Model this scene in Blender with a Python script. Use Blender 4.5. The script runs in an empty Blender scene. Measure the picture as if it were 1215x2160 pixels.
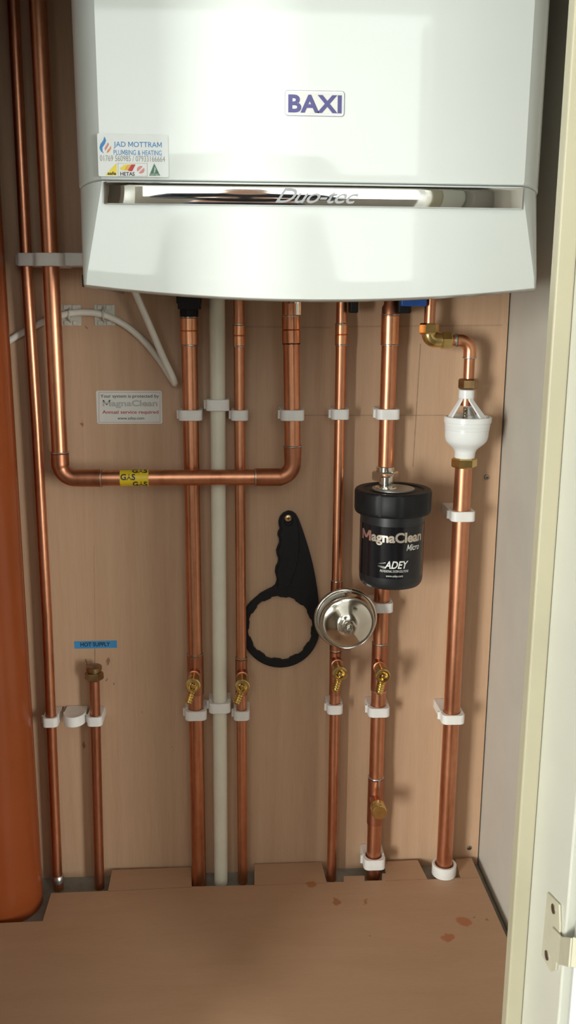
import bpy, bmesh, math, random
from mathutils import Vector, Matrix
random.seed(7)
C = bpy.context.scene.collection
S = bpy.context.scene
PI = math.pi
R_ = math.radians

# ------------------------------------------------------------------ camera
FPX, IW, IH = 1900.0, 1215.0, 2160.0
CAM = Vector((0, -1.29, 0.86))
_c = Vector((IW/2, IH/2))
_down = Vector((560-_c.x, 9700-_c.y, FPX)).normalized()
_a = 490-_c.x
_t = -(_a*_down.x+FPX*_down.z)/_down.y
_fw = Vector((_a, _t, FPX)).normalized()
_rt = _down.cross(_fw)
RW = Matrix((_rt, _fw, -_down))            # rows: world X, Y, Z in camera axes (x right, y down, z forward)
cam_d = bpy.data.cameras.new('camera'); cam = bpy.data.objects.new('camera', cam_d); C.objects.link(cam)
cam_d.sensor_fit = 'VERTICAL'; cam_d.sensor_height = 36; cam_d.lens = 36*FPX/IH; cam_d.clip_start = .02
m = Matrix.Identity(4)
for i, v in enumerate((RW@Vector((1, 0, 0)), RW@Vector((0, -1, 0)), RW@Vector((0, 0, -1)))):
    for k in range(3): m[k][i] = v[k]
m.translation = CAM
cam.matrix_world = m
S.camera = cam
S.view_settings.view_transform = 'Standard'; S.view_settings.look = 'None'
S.view_settings.gamma = 1; S.view_settings.use_curve_mapping = False
S.view_settings.exposure = 0.0

def _ray(px, py): return RW@Vector((px-_c.x, py-_c.y, FPX))
def P(px, py, Y):
    d = _ray(px, py); s = (Y-CAM.y)/d.y; return CAM+d*s
def PZ(px, py, Z):
    d = _ray(px, py); s = (Z-CAM.z)/d.z; return CAM+d*s
def PX(px, py, X):
    d = _ray(px, py); s = (X-CAM.x)/d.x; return CAM+d*s

# ------------------------------------------------------------------ daylight
w = bpy.data.worlds.new('world'); S.world = w; w.use_nodes = True
bg = w.node_tree.nodes['Background']; bg.inputs[0].default_value = (.8, .9, 1, 1); bg.inputs[1].default_value = .6
YW = -3.3                                        # far wall of the room, with its three windows: x0, x1, z0, z1, watts
WINDOWS = [(-2.55, -1.65, .15, 1.45, 185), (-.95, .95, .62, 2.15, 30), (1.60, 2.25, .15, 1.45, 92)]
for x0, x1, z0, z1, watts in WINDOWS:
    ld = bpy.data.lights.new('window_daylight', 'AREA'); ld.shape = 'RECTANGLE'
    ld.size = x1-x0; ld.size_y = z1-z0; ld.energy = watts; ld.color = (.97, 1.0, .95)
    lo = bpy.data.objects.new('window_daylight', ld); C.objects.link(lo)
    lo.location = ((x0+x1)/2, YW-.02, (z0+z1)/2); lo.rotation_euler = (PI/2, 0, 0)

# ------------------------------------------------------------------ materials
class N:
    def __init__(s, name):
        s.m = bpy.data.materials.new(name); s.m.use_nodes = True; s.t = s.m.node_tree
        s.b = s.t.nodes['Principled BSDF']; s.geo = None
    def new(s, t, **k):
        n = s.t.nodes.new(t)
        for a, v in k.items(): setattr(n, a, v)
        return n
    def pos(s):
        if not s.geo: s.geo = s.new('ShaderNodeNewGeometry')
        return s.geo.outputs['Position']
    def link(s, a, b): s.t.links.new(a, b)
    def math(s, op, a, b=None, clamp=False):
        n = s.new('ShaderNodeMath', operation=op); n.use_clamp = clamp
        for i, v in enumerate((a, b)):
            if v is None: continue
            if isinstance(v, (int, float)): n.inputs[i].default_value = v
            else: s.link(v, n.inputs[i])
        return n.outputs[0]
    def noise(s, scale=(1, 1, 1), sc=5, det=4, rough=.5, dist=0, src=None):
        mp = s.new('ShaderNodeMapping'); mp.inputs['Scale'].default_value = scale
        s.link(src or s.pos(), mp.inputs[0])
        n = s.new('ShaderNodeTexNoise'); n.inputs['Scale'].default_value = sc; n.inputs['Detail'].default_value = det
        n.inputs['Roughness'].default_value = rough; n.inputs['Distortion'].default_value = dist
        s.link(mp.outputs[0], n.inputs['Vector']); return n.outputs['Fac']
    def ramp(s, f, stops):
        r = s.new('ShaderNodeValToRGB'); e = r.color_ramp.elements
        while len(e) < len(stops): e.new(.5)
        for x, (p, c) in zip(e, stops): x.position = p; x.color = (*c, 1)
        s.link(f, r.inputs[0]); return r.outputs[0]
    def mix(s, f, a, b, bt='MIX'):
        n = s.new('ShaderNodeMix', data_type='RGBA', blend_type=bt)
        if isinstance(f, (int, float)): n.inputs[0].default_value = f
        else: s.link(f, n.inputs[0])
        for i, v in ((6, a), (7, b)):
            if isinstance(v, tuple): n.inputs[i].default_value = (*v, 1)
            else: s.link(v, n.inputs[i])
        return n.outputs[2]
    def bump(s, h, strength=.2, dist=.001):
        b = s.new('ShaderNodeBump'); b.inputs['Strength'].default_value = strength; b.inputs['Distance'].default_value = dist
        s.link(h, b.inputs['Height']); s.link(b.outputs[0], s.b.inputs['Normal'])
    def set(s, **k):
        for a, v in k.items():
            i = s.b.inputs[a.replace('_', ' ')]
            if isinstance(v, (int, float)): i.default_value = v
            elif isinstance(v, tuple): i.default_value = (*v, 1) if i.type == 'RGBA' and len(v) == 3 else v
            else: s.link(v, i)
        return s

def plain(name, col, rough=.4, metal=0, var=.06, scale=30, spec=.5, **k):
    n = N(name)
    f = n.noise(sc=scale, det=3)
    c0 = tuple(max(0, x*(1-var)) for x in col); c1 = tuple(min(1, x*(1+var)) for x in col)
    n.set(Base_Color=n.ramp(f, [(.3, c0), (.7, c1)]), Roughness=rough, Metallic=metal, Specular_IOR_Level=spec, **k)
    return n.m

def copper(name, base, dark, rough=.27, stretch=.12):
    n = N(name)
    f = n.noise((1, 1, stretch), 38, 5, .6)
    g = n.noise((1, 1, .5), 160, 3)
    col = n.ramp(f, [(.30, dark), (.5, base), (.75, tuple(min(1, x*1.12) for x in base))])
    col = n.mix(.25, col, n.ramp(g, [(.35, dark), (.65, base)]))
    n.set(Base_Color=col, Metallic=1.0, Roughness=n.math('MULTIPLY_ADD', f, .25), Specular_IOR_Level=.5)
    r = n.b.inputs['Roughness'].links[0].from_node; r.inputs[2].default_value = rough-.1
    return n.m

M = {}
M['copper'] = copper('copper', (.70, .32, .185), (.48, .185, .095), .34)
M['copper_bright'] = copper('copper_fitting', (.85, .40, .22), (.62, .26, .13), .32)
M['copper_dull'] = copper('copper_dull', (.52, .22, .125), (.34, .13, .07), .38)
M['brass'] = plain('brass', (.74, .54, .22), .24, 1, .15, 90)
M['brass_old'] = plain('brass_tarnished', (.36, .23, .11), .38, 1, .25, 90)
M['solder'] = plain('solder', (.55, .55, .53), .35, 1, .3, 300)
M['nickel'] = plain('nickel', (.72, .70, .64), .16, 1, .06, 60)
M['chrome'] = plain('chrome', (.86, .86, .85), .045, 1, .02, 20)
M['script_metal'] = plain('script_metal', (.25, .25, .245), .3, .9, .05, 40)
M['disc'] = plain('brushed_disc', (.42, .41, .38), .42, .8, .08, 40)
M['steel'] = plain('stainless', (.66, .62, .55), .13, 1, .05, 40)
M['enamel'] = plain('white_enamel', (.70, .735, .705), .07, 0, .01, 4, .5)
M['white_plastic'] = plain('white_plastic', (.78, .77, .74), .35, 0, .03, 40)
M['white_gloss'] = plain('white_gloss_plastic', (.86, .87, .86), .22, 0, .02, 40)
M['clip'] = plain('nylon_clip', (.84, .82, .79), .42, 0, .04, 60, Subsurface_Weight=.15, Subsurface_Radius=(.004, .003, .0025))
M['upvc'] = plain('white_pipe', (.74, .705, .58), .38, 0, .04, 25)
M['cable'] = plain('cable_sheath', (.78, .75, .67), .4, 0, .04, 40)
M['tie_base'] = plain('tie_base', (.55, .52, .44), .4, 0, .06, 60)
M['black'] = plain('black_plastic', (.007, .007, .008), .5, 0, .2, 80, .3)
M['black_gloss'] = plain('black_gloss', (.008, .008, .010), .14, 0, .2, 80)
M['black_satin'] = plain('black_satin', (.014, .015, .017), .34, 0, .2, 80)
M['blue'] = plain('blue_plastic', (.015, .08, .32), .4, 0, .1, 60)
M['terracotta'] = plain('terracotta_pipe', (.30, .068, .018), .25, 0, .08, 8)
M['screw'] = plain('screw_steel', (.35, .31, .27), .35, 1, .2, 200)
M['screw_brass'] = plain('screw_yellow', (.75, .52, .28), .3, 1, .15, 200)
M['dark'] = plain('dark_slot', (.02, .016, .013), .7)
M['paper'] = plain('sticker_paper', (.72, .72, .68), .3, 0, .03, 30)
M['clear_film'] = plain('sticker_film', (.70, .725, .71), .3, 0, .01, 30)
M['ink'] = plain('ink_black', (.025, .022, .022), .5)
M['ink_grey'] = plain('ink_grey', (.30, .30, .28), .4)
M['ink_light'] = plain('ink_light_grey', (.46, .46, .43), .4)
M['ink_red'] = plain('ink_red', (.48, .03, .03), .45)
M['ink_pink'] = plain('ink_pink', (.62, .25, .23), .45)
M['ink_blue'] = plain('ink_blue', (.03, .22, .52), .4)
M['ink_orange'] = plain('ink_orange', (.75, .25, .05), .4)
M['ink_yellow'] = plain('ink_yellow', (.80, .62, .03), .4)
M['ink_amber'] = plain('ink_amber', (.78, .40, .03), .4)
M['ink_green'] = plain('ink_green', (.03, .17, .09), .4)
M['ink_white'] = plain('ink_white', (.72, .72, .68), .4)
M['ink_silver'] = plain('ink_silver', (.62, .54, .45), .3, .6)
M['ink_red_reflection'] = plain('ink_silver_red_reflection', (.50, .28, .23), .3, .6)  # silver ink of the filter's capital M, with a reddish reflection mixed into its colour
M['badge_purple'] = plain('badge_purple', (.075, .065, .24), .35)
M['badge_silver'] = plain('badge_silver', (.60, .62, .62), .3, .35)
M['yellow_tape'] = plain('yellow_tape', (.66, .47, .02), .35)
M['blue_label'] = plain('blue_label', (.05, .28, .58), .4)
M['paint_white'] = plain('white_gloss_paint', (.70, .70, .62), .3, 0, .03, 10)
M['paint_cream'] = plain('cream_paint', (.50, .46, .33), .38, 0, .05, 8)
M['paint_door'] = plain('door_paint', (.78, .79, .76), .3, 0, .02, 10)
M['paint_hinge'] = plain('painted_hinge', (.60, .57, .44), .35, 0, .06, 40)
M['wall_panel'] = plain('grey_white_panel', (.62, .585, .52), .5, 0, .03, 14)
M['plaster'] = plain('plaster', (.36, .34, .30), .8, 0, .03, 6)
M['white_wall'] = plain('white_ceiling', (.62, .62, .60), .8, 0, .02, 6)
M['carpet'] = plain('carpet', (.10, .075, .06), .95, 0, .2, 200)
M['concrete'] = plain('concrete', (.26, .25, .22), .85, 0, .18, 40)

def wood(name, light, mid, dark, grain, lines=(), stains=(), wavy=.0, patches=None):
    n = N(name)
    f = n.noise(grain, 14, 6, .62, .6)
    fine = n.noise(tuple(g*3 for g in grain), 60, 3, .6)
    big = n.noise((1, 1, 1), 3.2, 3, .5, .4)
    col = n.ramp(f, [(.28, dark), (.5, mid), (.74, light)])
    col = n.mix(.22, col, n.ramp(fine, [(.35, dark), (.6, light)]))
    col = n.mix(n.math('MULTIPLY', big, .35), col, mid)
    sx = n.new('ShaderNodeSeparateXYZ'); n.link(n.pos(), sx.inputs[0])
    ln = n.noise((1, 1, 1), 45, 3, .6)
    for ax, v0, slope, lo_, hi_, wd, st in lines:    # drawn pencil lines: |axis - v0 - slope*other| < wd between lo and hi of the other axis
        a, o = (sx.outputs[2], sx.outputs[0]) if ax == 'Z' else ((sx.outputs[0], sx.outputs[2]) if ax == 'X' else (sx.outputs[1], sx.outputs[0]))
        d = n.math('ABSOLUTE', n.math('SUBTRACT', n.math('SUBTRACT', a, v0), n.math('MULTIPLY', o, slope)))
        mk = n.math('LESS_THAN', d, wd)
        mk = n.math('MULTIPLY', mk, n.math('MULTIPLY', n.math('GREATER_THAN', o, lo_), n.math('LESS_THAN', o, hi_)))
        mk = n.math('MULTIPLY', mk, n.math('MULTIPLY', ln, st*1.6), True)
        col = n.mix(mk, col, (.10, .055, .035))
    if stains:
        wob = n.new('ShaderNodeTexNoise'); wob.inputs['Scale'].default_value = 90; wob.inputs['Detail'].default_value = 2
        n.link(n.pos(), wob.inputs['Vector'])
        vs = n.new('ShaderNodeVectorMath', operation='MULTIPLY_ADD'); vs.inputs[1].default_value = (.016, .016, .016)
        n.link(wob.outputs['Color'], vs.inputs[0]); n.link(n.pos(), vs.inputs[2])
        for (p, r, cc, st, sc3) in stains:
            q = n.new('ShaderNodeVectorMath', operation='SUBTRACT'); n.link(vs.outputs[0], q.inputs[0]); q.inputs[1].default_value = (p[0]+.008, p[1]+.008, p[2]+.008)
            ms = n.new('ShaderNodeVectorMath', operation='MULTIPLY'); n.link(q.outputs[0], ms.inputs[0]); ms.inputs[1].default_value = sc3
            le = n.new('ShaderNodeVectorMath', operation='LENGTH'); n.link(ms.outputs[0], le.inputs[0])
            mr = n.new('ShaderNodeMapRange'); mr.inputs[1].default_value = r*.75; mr.inputs[2].default_value = r*1.1
            mr.inputs[3].default_value = st; mr.inputs[4].default_value = 0
            n.link(le.outputs['Value'], mr.inputs[0]); col = n.mix(mr.outputs[0], col, cc)
    n.set(Base_Color=col, Roughness=.5, Specular_IOR_Level=.35)
    n.bump(f, .08, .0004)
    return n.m

def zline(px0, py0, px1, py1, wd=.0008, st=.7):
    a, b = P(px0, py0, 0), P(px1, py1, 0); sl = (b.z-a.z)/(b.x-a.x)
    return ('Z', a.z-sl*a.x, sl, a.x, b.x, wd, st)
def xline(px0, py0, px1, py1, wd=.0008, st=.7):
    a, b = P(px0, py0, 0), P(px1, py1, 0); sl = (b.x-a.x)/(b.z-a.z)
    return ('X', a.x-sl*a.z, sl, b.z, a.z, wd, st)
def yline(px0, py0, px1, py1, wd=.0008, st=.7):
    a, b = PZ(px0, py0, 0), PZ(px1, py1, 0); sl = (b.y-a.y)/(b.x-a.x)
    return ('Y', a.y-sl*a.x, sl, a.x, b.x, wd, st)

WALL_L, WALL_M, WALL_D = (.585, .385, .25), (.525, .336, .212), (.45, .277, .168)
spots = [(170, 1497, .0035), (134, 1495, .003), (182, 1395, .0035), (227, 1395, .005), (226, 1435, .003), (240, 1443, .002), (177, 1570, .004), (172, 893, .003), (174, 690, .002), (180, 692, .002), (300, 1500, .003), (317, 1473, .002), (365, 1580, .002)]
M['wall_wood'] = wood('birch_plywood_panel', WALL_L, WALL_M, WALL_D, (3, 1, .12),
    lines=[zline(640, 876, 965, 876, .0007, .45), zline(510, 689, 700, 691, .0012, .25), zline(735, 689, 1060, 686, .0012, .25),
           xline(887, 725, 871, 985, .0008, .55), xline(198, 1150, 201, 1350, .0005, .3), xline(200, 1368, 200, 1402, .0007, .7)],
    stains=[(tuple(P(x, y, 0)), r, (.20, .085, .045), .75, (1.6, 1, .8)) for x, y, r in spots])
FL_L, FL_M, FL_D = (.50, .31, .195), (.47, .285, .175), (.435, .26, .155)
M['board_wood'] = wood('plywood_floor_board', FL_L, FL_M, FL_D, (.35, 2, 1),
    lines=[yline(228, 1880, 404, 1871, .0008, .5), yline(537, 1868, 690, 1862, .0008, .4), yline(813, 1858, 1010, 1851, .0008, .4)],
    stains=[(tuple(PZ(x, y, 0)), r, c, .8, s) for x, y, r, c, s in (
        (657, 1866, .0085, (.36, .13, .045), (1, 1, 1)), (710, 1904, .006, (.33, .12, .045), (1.2, .6, 1)), (772, 1903, .0055, (.33, .12, .045), (1.2, .8, 1)),
        (979, 1943, .012, (.40, .13, .05), (1, 1, 1)), (944, 1977, .009, (.40, .13, .05), (1, 1, 1)), (782, 1974, .002, (.15, .08, .05), (1, 1, 1)),
        (998, 1935, .003, (.25, .12, .07), (1, 1, 1)), (1028, 1940, .002, (.25, .12, .07), (1, 1, 1)))])
M['board_edge'] = plain('raw_ply_edge', (.62, .46, .28), .7, 0, .2, 300)

# ------------------------------------------------------------------ mesh helpers
class MB:
    def __init__(s): s.v = []; s.f = []
    def add(s, v, f):
        o = len(s.v); s.v += [Vector(x) for x in v]; s.f += [tuple(i+o for i in q) for q in f]; return s
    def box(s, x0, x1, y0, y1, z0, z1):
        return s.add([(x0, y0, z0), (x1, y0, z0), (x1, y1, z0), (x0, y1, z0), (x0, y0, z1), (x1, y0, z1), (x1, y1, z1), (x0, y1, z1)],
                     [(3, 2, 1, 0), (4, 5, 6, 7), (0, 1, 5, 4), (1, 2, 6, 5), (2, 3, 7, 6), (3, 0, 4, 7)])
    def tube(s, pts, r, seg=28, cap=True):
        pts = [Vector(p) for p in pts]; n = len(pts); T = []
        for i in range(n): T.append(((pts[min(i+1, n-1)]-pts[max(i-1, 0)])).normalized())
        u = T[0].orthogonal().normalized(); V = []; F = []
        rs = r if isinstance(r, (list, tuple)) else [r]*n
        for i in range(n):
            if i: u = (T[i-1].rotation_difference(T[i])@u)
            u = (u-T[i]*u.dot(T[i])).normalized(); w2 = T[i].cross(u)
            for k in range(seg):
                a = 2*PI*k/seg; V.append(pts[i]+(u*math.cos(a)+w2*math.sin(a))*rs[i])
        for i in range(n-1):
            for k in range(seg):
                k2 = (k+1) % seg; F.append((i*seg+k, i*seg+k2, (i+1)*seg+k2, (i+1)*seg+k))
        if cap: F.append(tuple(reversed(range(seg)))); F.append(tuple((n-1)*seg+k for k in range(seg)))
        return s.add(V, F)
    def lathe(s, prof, base, axis, seg=40, closed=True, phase=0):
        """prof: (radius, height) along axis from base"""
        axis = Vector(axis).normalized(); u = axis.orthogonal().normalized(); w2 = axis.cross(u); base = Vector(base); V = []; F = []
        for r, h in prof:
            for k in range(seg):
                a = 2*PI*k/seg+phase; V.append(base+axis*h+(u*math.cos(a)+w2*math.sin(a))*r)
        n = len(prof)
        for i in range(n-1):
            for k in range(seg):
                k2 = (k+1) % seg; F.append((i*seg+k, i*seg+k2, (i+1)*seg+k2, (i+1)*seg+k))
        if closed: F.append(tuple(reversed(range(seg)))); F.append(tuple((n-1)*seg+k for k in range(seg)))
        return s.add(V, F)
    def prism(s, poly, f, d0, d1):
        """poly of (u,v); f(u,v,d) -> point"""
        n = len(poly); V = [f(u, v, d0) for u, v in poly]+[f(u, v, d1) for u, v in poly]
        F = [tuple(range(n))[::-1], tuple(range(n, 2*n))]+[(i, (i+1) % n, (i+1) % n+n, i+n) for i in range(n)]
        return s.add(V, F)
    def hexnut(s, base, axis, r, h, phase=0, ch=.12):
        return s.lathe([(r*(1-ch), 0), (r, h*.14), (r, h*.86), (r*(1-ch), h)], base, axis, 6, True, phase)

ORG = {}
def obj(name, mb, mat, parent=None, smooth=True, ang=35, bevel=0, at=None):
    me = bpy.data.meshes.new(name); o = bpy.data.objects.new(name, me); C.objects.link(o)
    org = ORG[parent.name] if parent else (Vector(at) if at is not None else Vector((0, 0, 0)))
    me.from_pydata([v-org for v in mb.v], [], mb.f)
    bm = bmesh.new(); bm.from_mesh(me); bmesh.ops.recalc_face_normals(bm, faces=bm.faces); bm.to_mesh(me); bm.free()
    if smooth:
        for p in me.polygons: p.use_smooth = True
        me.set_sharp_from_angle(angle=R_(ang))
    me.materials.append(M[mat] if isinstance(mat, str) else mat)
    if bevel:
        b = o.modifiers.new('bevel', 'BEVEL'); b.width = bevel; b.segments = 2; b.limit_method = 'ANGLE'; b.angle_limit = R_(40)
    if parent: o.parent = parent
    else: o.location = org
    ORG[o.name] = org
    return o
def thing(name, label, cat, loc=(0, 0, 0), group=None):
    o = bpy.data.objects.new(name, None); C.objects.link(o); o.empty_display_size = .02
    o.location = loc; o['label'] = label; o['category'] = cat
    if group: o['group'] = group
    ORG[o.name] = Vector(loc); return o
def tag(o, label, cat, group=None):
    o['label'] = label; o['category'] = cat
    if group: o['group'] = group
    return o
def struct(name, mb, mat, bevel=0, smooth=False):
    o = obj(name, mb, mat, None, smooth, bevel=bevel); o['kind'] = 'structure'; return o
def copy_tree(o, parent=None):
    c = o.copy(); C.objects.link(c)
    if parent: c.parent = parent
    for ch in list(o.children): copy_tree(ch, c)
    return c

def fillet(pts, rad, n=8):
    pts = [Vector(p) for p in pts]; out = [pts[0]]
    for i in range(1, len(pts)-1):
        a, b, c = pts[i-1], pts[i], pts[i+1]; d0 = (a-b).normalized(); d1 = (c-b).normalized()
        r = rad[i-1] if isinstance(rad, (list, tuple)) else rad
        th = d0.angle(d1); t = r/math.tan(th/2)
        p0, p1 = b+d0*t, b+d1*t; cen = b+(d0+d1).normalized()*(r/math.sin(th/2))
        v0, v1 = p0-cen, p1-cen
        for k in range(n+1):
            q = k/n; om = v0.angle(v1); out.append(cen+(v0*math.sin((1-q)*om)+v1*math.sin(q*om))/math.sin(om))
    out.append(pts[-1]); return out
def spline(pts, n=10):
    pts = [Vector(p) for p in pts]; out = []
    for i in range(len(pts)-1):
        p0 = pts[max(i-1, 0)]; p1 = pts[i]; p2 = pts[i+1]; p3 = pts[min(i+2, len(pts)-1)]
        for k in range(n):
            t = k/n; out.append(.5*((2*p1)+(p2-p0)*t+(2*p0-5*p1+4*p2-p3)*t*t+(3*p1-p0-3*p2+p3)*t**3))
    out.append(pts[-1]); return out
def rrect(x0, x1, z0, z1, r, n=4):
    o = []
    for cx, cz, a0 in ((x1-r, z1-r, 0), (x0+r, z1-r, 90), (x0+r, z0+r, 180), (x1-r, z0+r, 270)):
        for k in range(n+1):
            a = R_(a0+90*k/n); o.append((cx+r*math.cos(a), cz+r*math.sin(a)))
    return o

_txt = {}
def _raw(body, bold, space):
    cu = bpy.data.curves.new('t', 'FONT'); cu.body = body; cu.size = 1; cu.offset = bold; cu.space_character = space
    cu.resolution_u = 4
    o = bpy.data.objects.new('t', cu); C.objects.link(o)
    dg = bpy.context.evaluated_depsgraph_get()
    me = bpy.data.meshes.new_from_object(o.evaluated_get(dg))
    v = [(p.co.x, p.co.y) for p in me.vertices]; f = [tuple(p.vertices) for p in me.polygons]
    bpy.data.objects.remove(o); bpy.data.curves.remove(cu); bpy.data.meshes.remove(me)
    return v, f
def text_geo(body, bold=0, shear=0, space=1.0):
    v, f = _raw(body, bold, space)
    mx = max(p[0] for p in v)
    for i, ch in enumerate(body):                # the built-in font fills its capital M badly: draw that letter from four strokes
        if ch != 'M': continue
        q = _raw('M', bold, space)[0]; wd = max(p[0] for p in q)-min(p[0] for p in q); h0 = min(p[1] for p in q); h = max(p[1] for p in q)-h0
        r = max(p[0] for p in _raw(body[:i+1], bold, space)[0]); l = r-wd; t = .085+1.7*bold
        f = [g for g in f if not all(l-1e-3 <= v[k][0] <= r+1e-3 for k in g)]
        o = len(v); m_ = (l+r)/2
        for quad in (((l, 0), (l+t, 0), (l+t, 1), (l, 1)), ((r-t, 0), (r, 0), (r, 1), (r-t, 1)),
                     ((l, 1), (m_-t*.55, .22), (m_+t*.55, .22), (l+t*1.15, 1)), ((r-t*1.15, 1), (m_-t*.55, .22), (m_+t*.55, .22), (r, 1))):
            v += [(x, h0+y*h) for x, y in quad]; f.append((o, o+1, o+2, o+3)); o += 4
    used = sorted({k for g in f for k in g}); ix = {k: n for n, k in enumerate(used)}
    v = [(v[k][0]+shear*v[k][1], v[k][1]) for k in used]; f = [tuple(ix[k] for k in g) for g in f]
    x0 = min(p[0] for p in v); x1 = max(p[0] for p in v); y0 = min(p[1] for p in v); y1 = max(p[1] for p in v)
    return [((p[0]-x0)/(x1-x0), (p[1]-y0)/(y1-y0)) for p in v], f
def text_mb(mb, body, f, bold=.0, shear=0, space=1.0):
    """f(u,v) with u,v in 0..1 of the lettering's bounding box"""
    uv, fc = text_geo(body, bold, shear, space); return mb.add([f(u, v) for u, v in uv], fc)
def flat(px0, px1, ptop, pbot, Y):
    a, b = P(px0, pbot, Y), P(px1, ptop, Y)
    return lambda u, v: (a.x+(b.x-a.x)*u, Y, a.z+(b.z-a.z)*v)
def poly_px(mb, pts, Y, th=.00015):
    q = [P(x, y, Y) for x, y in pts]; return mb.prism([(p.x, p.z) for p in q], lambda u, v, d: (u, Y-d, v), 0, th)

# ------------------------------------------------------------------ setting
XR, XLW, YS = .392, -.42, -.58
ZF = -.016
struct('wall_back', MB().box(XLW, XR, 0, .02, -.3, 1.75).box(XLW-.05, XR+.05, .0205, .04, -.3, 1.8), 'wall_wood')
struct('wall_right', MB().box(XR+.0025, XR+.05, -.54, .02, -.3, 1.75), 'wall_panel')
struct('wall_left', MB().box(XLW-.05, XLW-.001, -.62, .02, -.3, 1.75), 'wall_panel')
struct('floor_cupboard', MB().box(XLW, XR, -.54, 0, -.3, ZF), 'concrete')
struct('ceiling_cupboard', MB().box(XLW-.05, XR+.05, -.62, .02, 1.751, 1.80), 'plaster')
sx0 = P(1087, 1700, YS+.014).x; sx1 = P(1134, 1700, YS).x
JX = sx1                                         # face of the door lining
LX = -.245                                       # left side of the opening (out of frame)
YJ = PX(1214, 1700, JX).y                        # front arris of the lining
struct('trim_1', MB().box(sx0, sx1-.0003, YS, YS+.014, -.41, 1.24), 'paint_cream', .0015)
struct('trim_2', MB().box(JX, JX+.03, YJ, YS+.0135, -.41, 1.26), 'paint_white', .0015)
struct('trim_3', MB().box(LX-.03, LX, YJ, YS+.06, -.41, 1.26), 'paint_white', .0015)
struct('trim_4', MB().box(LX+.0003, JX-.0003, YJ, YS+.06, 1.235, 1.26), 'paint_white', .0015)
fw = MB(); y0, y1 = YJ+.012, YS+.05
fw.box(JX+.0305, 2.5, y0, y1, -.42, 2.2).box(-2.8, LX-.0305, y0, y1, -.42, 2.2).box(LX-.0305, JX+.0305, y0, y1, 1.262, 2.2).box(LX-.0305, JX+.0305, y0, y1, -.42, -.411)
struct('wall_front', fw, 'plaster')
# the room the cupboard opens from
RL, RR = -2.8, 2.5
struct('floor', MB().box(RL, RR, YW-.1, y1, -.47, -.421), 'carpet')
struct('ceiling', MB().box(RL, RR, YW-.1, y0-.001, 2.201, 2.25), 'white_wall')
struct('wall_room_left', MB().box(RL-.05, RL-.001, YW-.1, y0, -.42, 2.2), 'plaster')
struct('wall_room_right', MB().box(RR+.001, RR+.05, YW-.1, y0, -.42, 2.2), 'plaster')
ww = MB(); xs = RL
for i, (x0, x1, z0, z1, _) in enumerate(WINDOWS):
    ww.box(xs, x0, YW-.1, YW, -.42, 2.2).box(x0, x1, YW-.1, YW, -.42, z0).box(x0, x1, YW-.1, YW, z1, 2.2); xs = x1
    wf = MB(); t = .045
    wf.box(x0, x0+t, YW-.01, YW+.03, z0, z1).box(x1-t, x1, YW-.01, YW+.03, z0, z1)
    wf.box(x0+t, x1-t, YW-.01, YW+.03, z0, z0+t).box(x0+t, x1-t, YW-.01, YW+.03, z1-t, z1)
    struct('window_%d' % (i+1), wf, 'paint_white', .003)
ww.box(xs, RR, YW-.1, YW, -.42, 2.2)
struct('wall_window', ww, 'plaster')
# the open cupboard door on the right
hx, hy = JX+.006, YJ-.004
dd = Vector((.93, -.36, 0)).normalized(); dn = Vector((dd.y, -dd.x, 0))
def dpt(u, v, d): return (hx+dd.x*u+dn.x*d, hy+dd.y*u+dn.y*d, v)
struct('door_1', MB().prism([(0, -.41), (.42, -.41), (.42, 1.23), (0, 1.23)], dpt, 0, .03), 'paint_door', .002)

# plywood floor board with its cut-outs
bpx = [(90, 1943), (108, 1884), (228, 1879), (236.5, 1835), (404, 1829), (404, 1870), (536.7, 1867), (536.7, 1823), (678, 1818), (689, 1861),
       (725, 1860), (725, 1848), (769, 1847), (769, 1858), (806, 1857), (806, 1842), (814, 1842), (812, 1817), (881, 1814), (902, 1855), (972, 1851), (960.5, 1812), (992, 1810)]
bp = [(p.x, min(p.y, -.004)) for p in (PZ(x, y, 0) for x, y in bpx)]
bp[-1] = (.380, bp[-1][1])
bp = [(XLW+.004, bp[0][1]-.002)]+bp+[(.382, YS+.045), (XLW+.004, YS+.045)]
o = obj('floor_board', MB().prism(bp, lambda u, v, d: (u, v, d), ZF+.0005, 0), 'board_wood', None, False)
o.data.materials.append(M['board_edge'])
for p in o.data.polygons:
    if abs(p.normal.z) < .5: p.material_index = 1
tag(o, 'plywood floor board with cut-outs for the pipes and rusty stains', 'board')

# ------------------------------------------------------------------ soil pipe on the left
sp = P(89, 1850, -.055); SR = .055
scx, scy = sp.x-SR, -.062
o = obj('soil_pipe', MB().lathe([(SR, 0), (SR, 1.74)], (scx, scy, ZF+.0005), (0, 0, 1), 64), 'terracotta', at=(scx, scy, ZF))
tag(o, 'wide terracotta plastic pipe standing at the left edge', 'pipe')

# ------------------------------------------------------------------ boiler
YF = -.345
BXL = P(166, 390, -.308).x; BXR = P(1137, 390, -.308).x; BXC = (BXL+BXR)/2; BH = (BXR-BXL)/2
ZS = P(600, 385, YF).z
ZBC = P(650, 637, YF).z; ZBE = P(178, 605, -.335).z
boiler = thing('boiler', 'white wall-hung gas boiler with a chrome trim strip', 'boiler', (BXC, -.17, ZBC))
def plan(ya, xin, yf, bulge, nc=8, nf=14):
    """half-symmetric plan from back left round the front to back right"""
    L = [(-BH, -.0005), (-BH, ya)]
    for k in range(1, nc+1):
        a = k/nc*PI/2; e = k/nc; L.append((-BH+xin*(.55*e+.45*(1-math.cos(a))), ya+(yf-ya)*(.55*e+.45*math.sin(a))))
    xf = -BH+xin; out = L[:]
    for k in range(1, nf):
        x = xf+(-2*xf)*k/nf; out.append((x, yf-bulge*(1-(x/xf)**2)))
    return out+[(-x, y) for x, y in reversed(L)]
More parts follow.
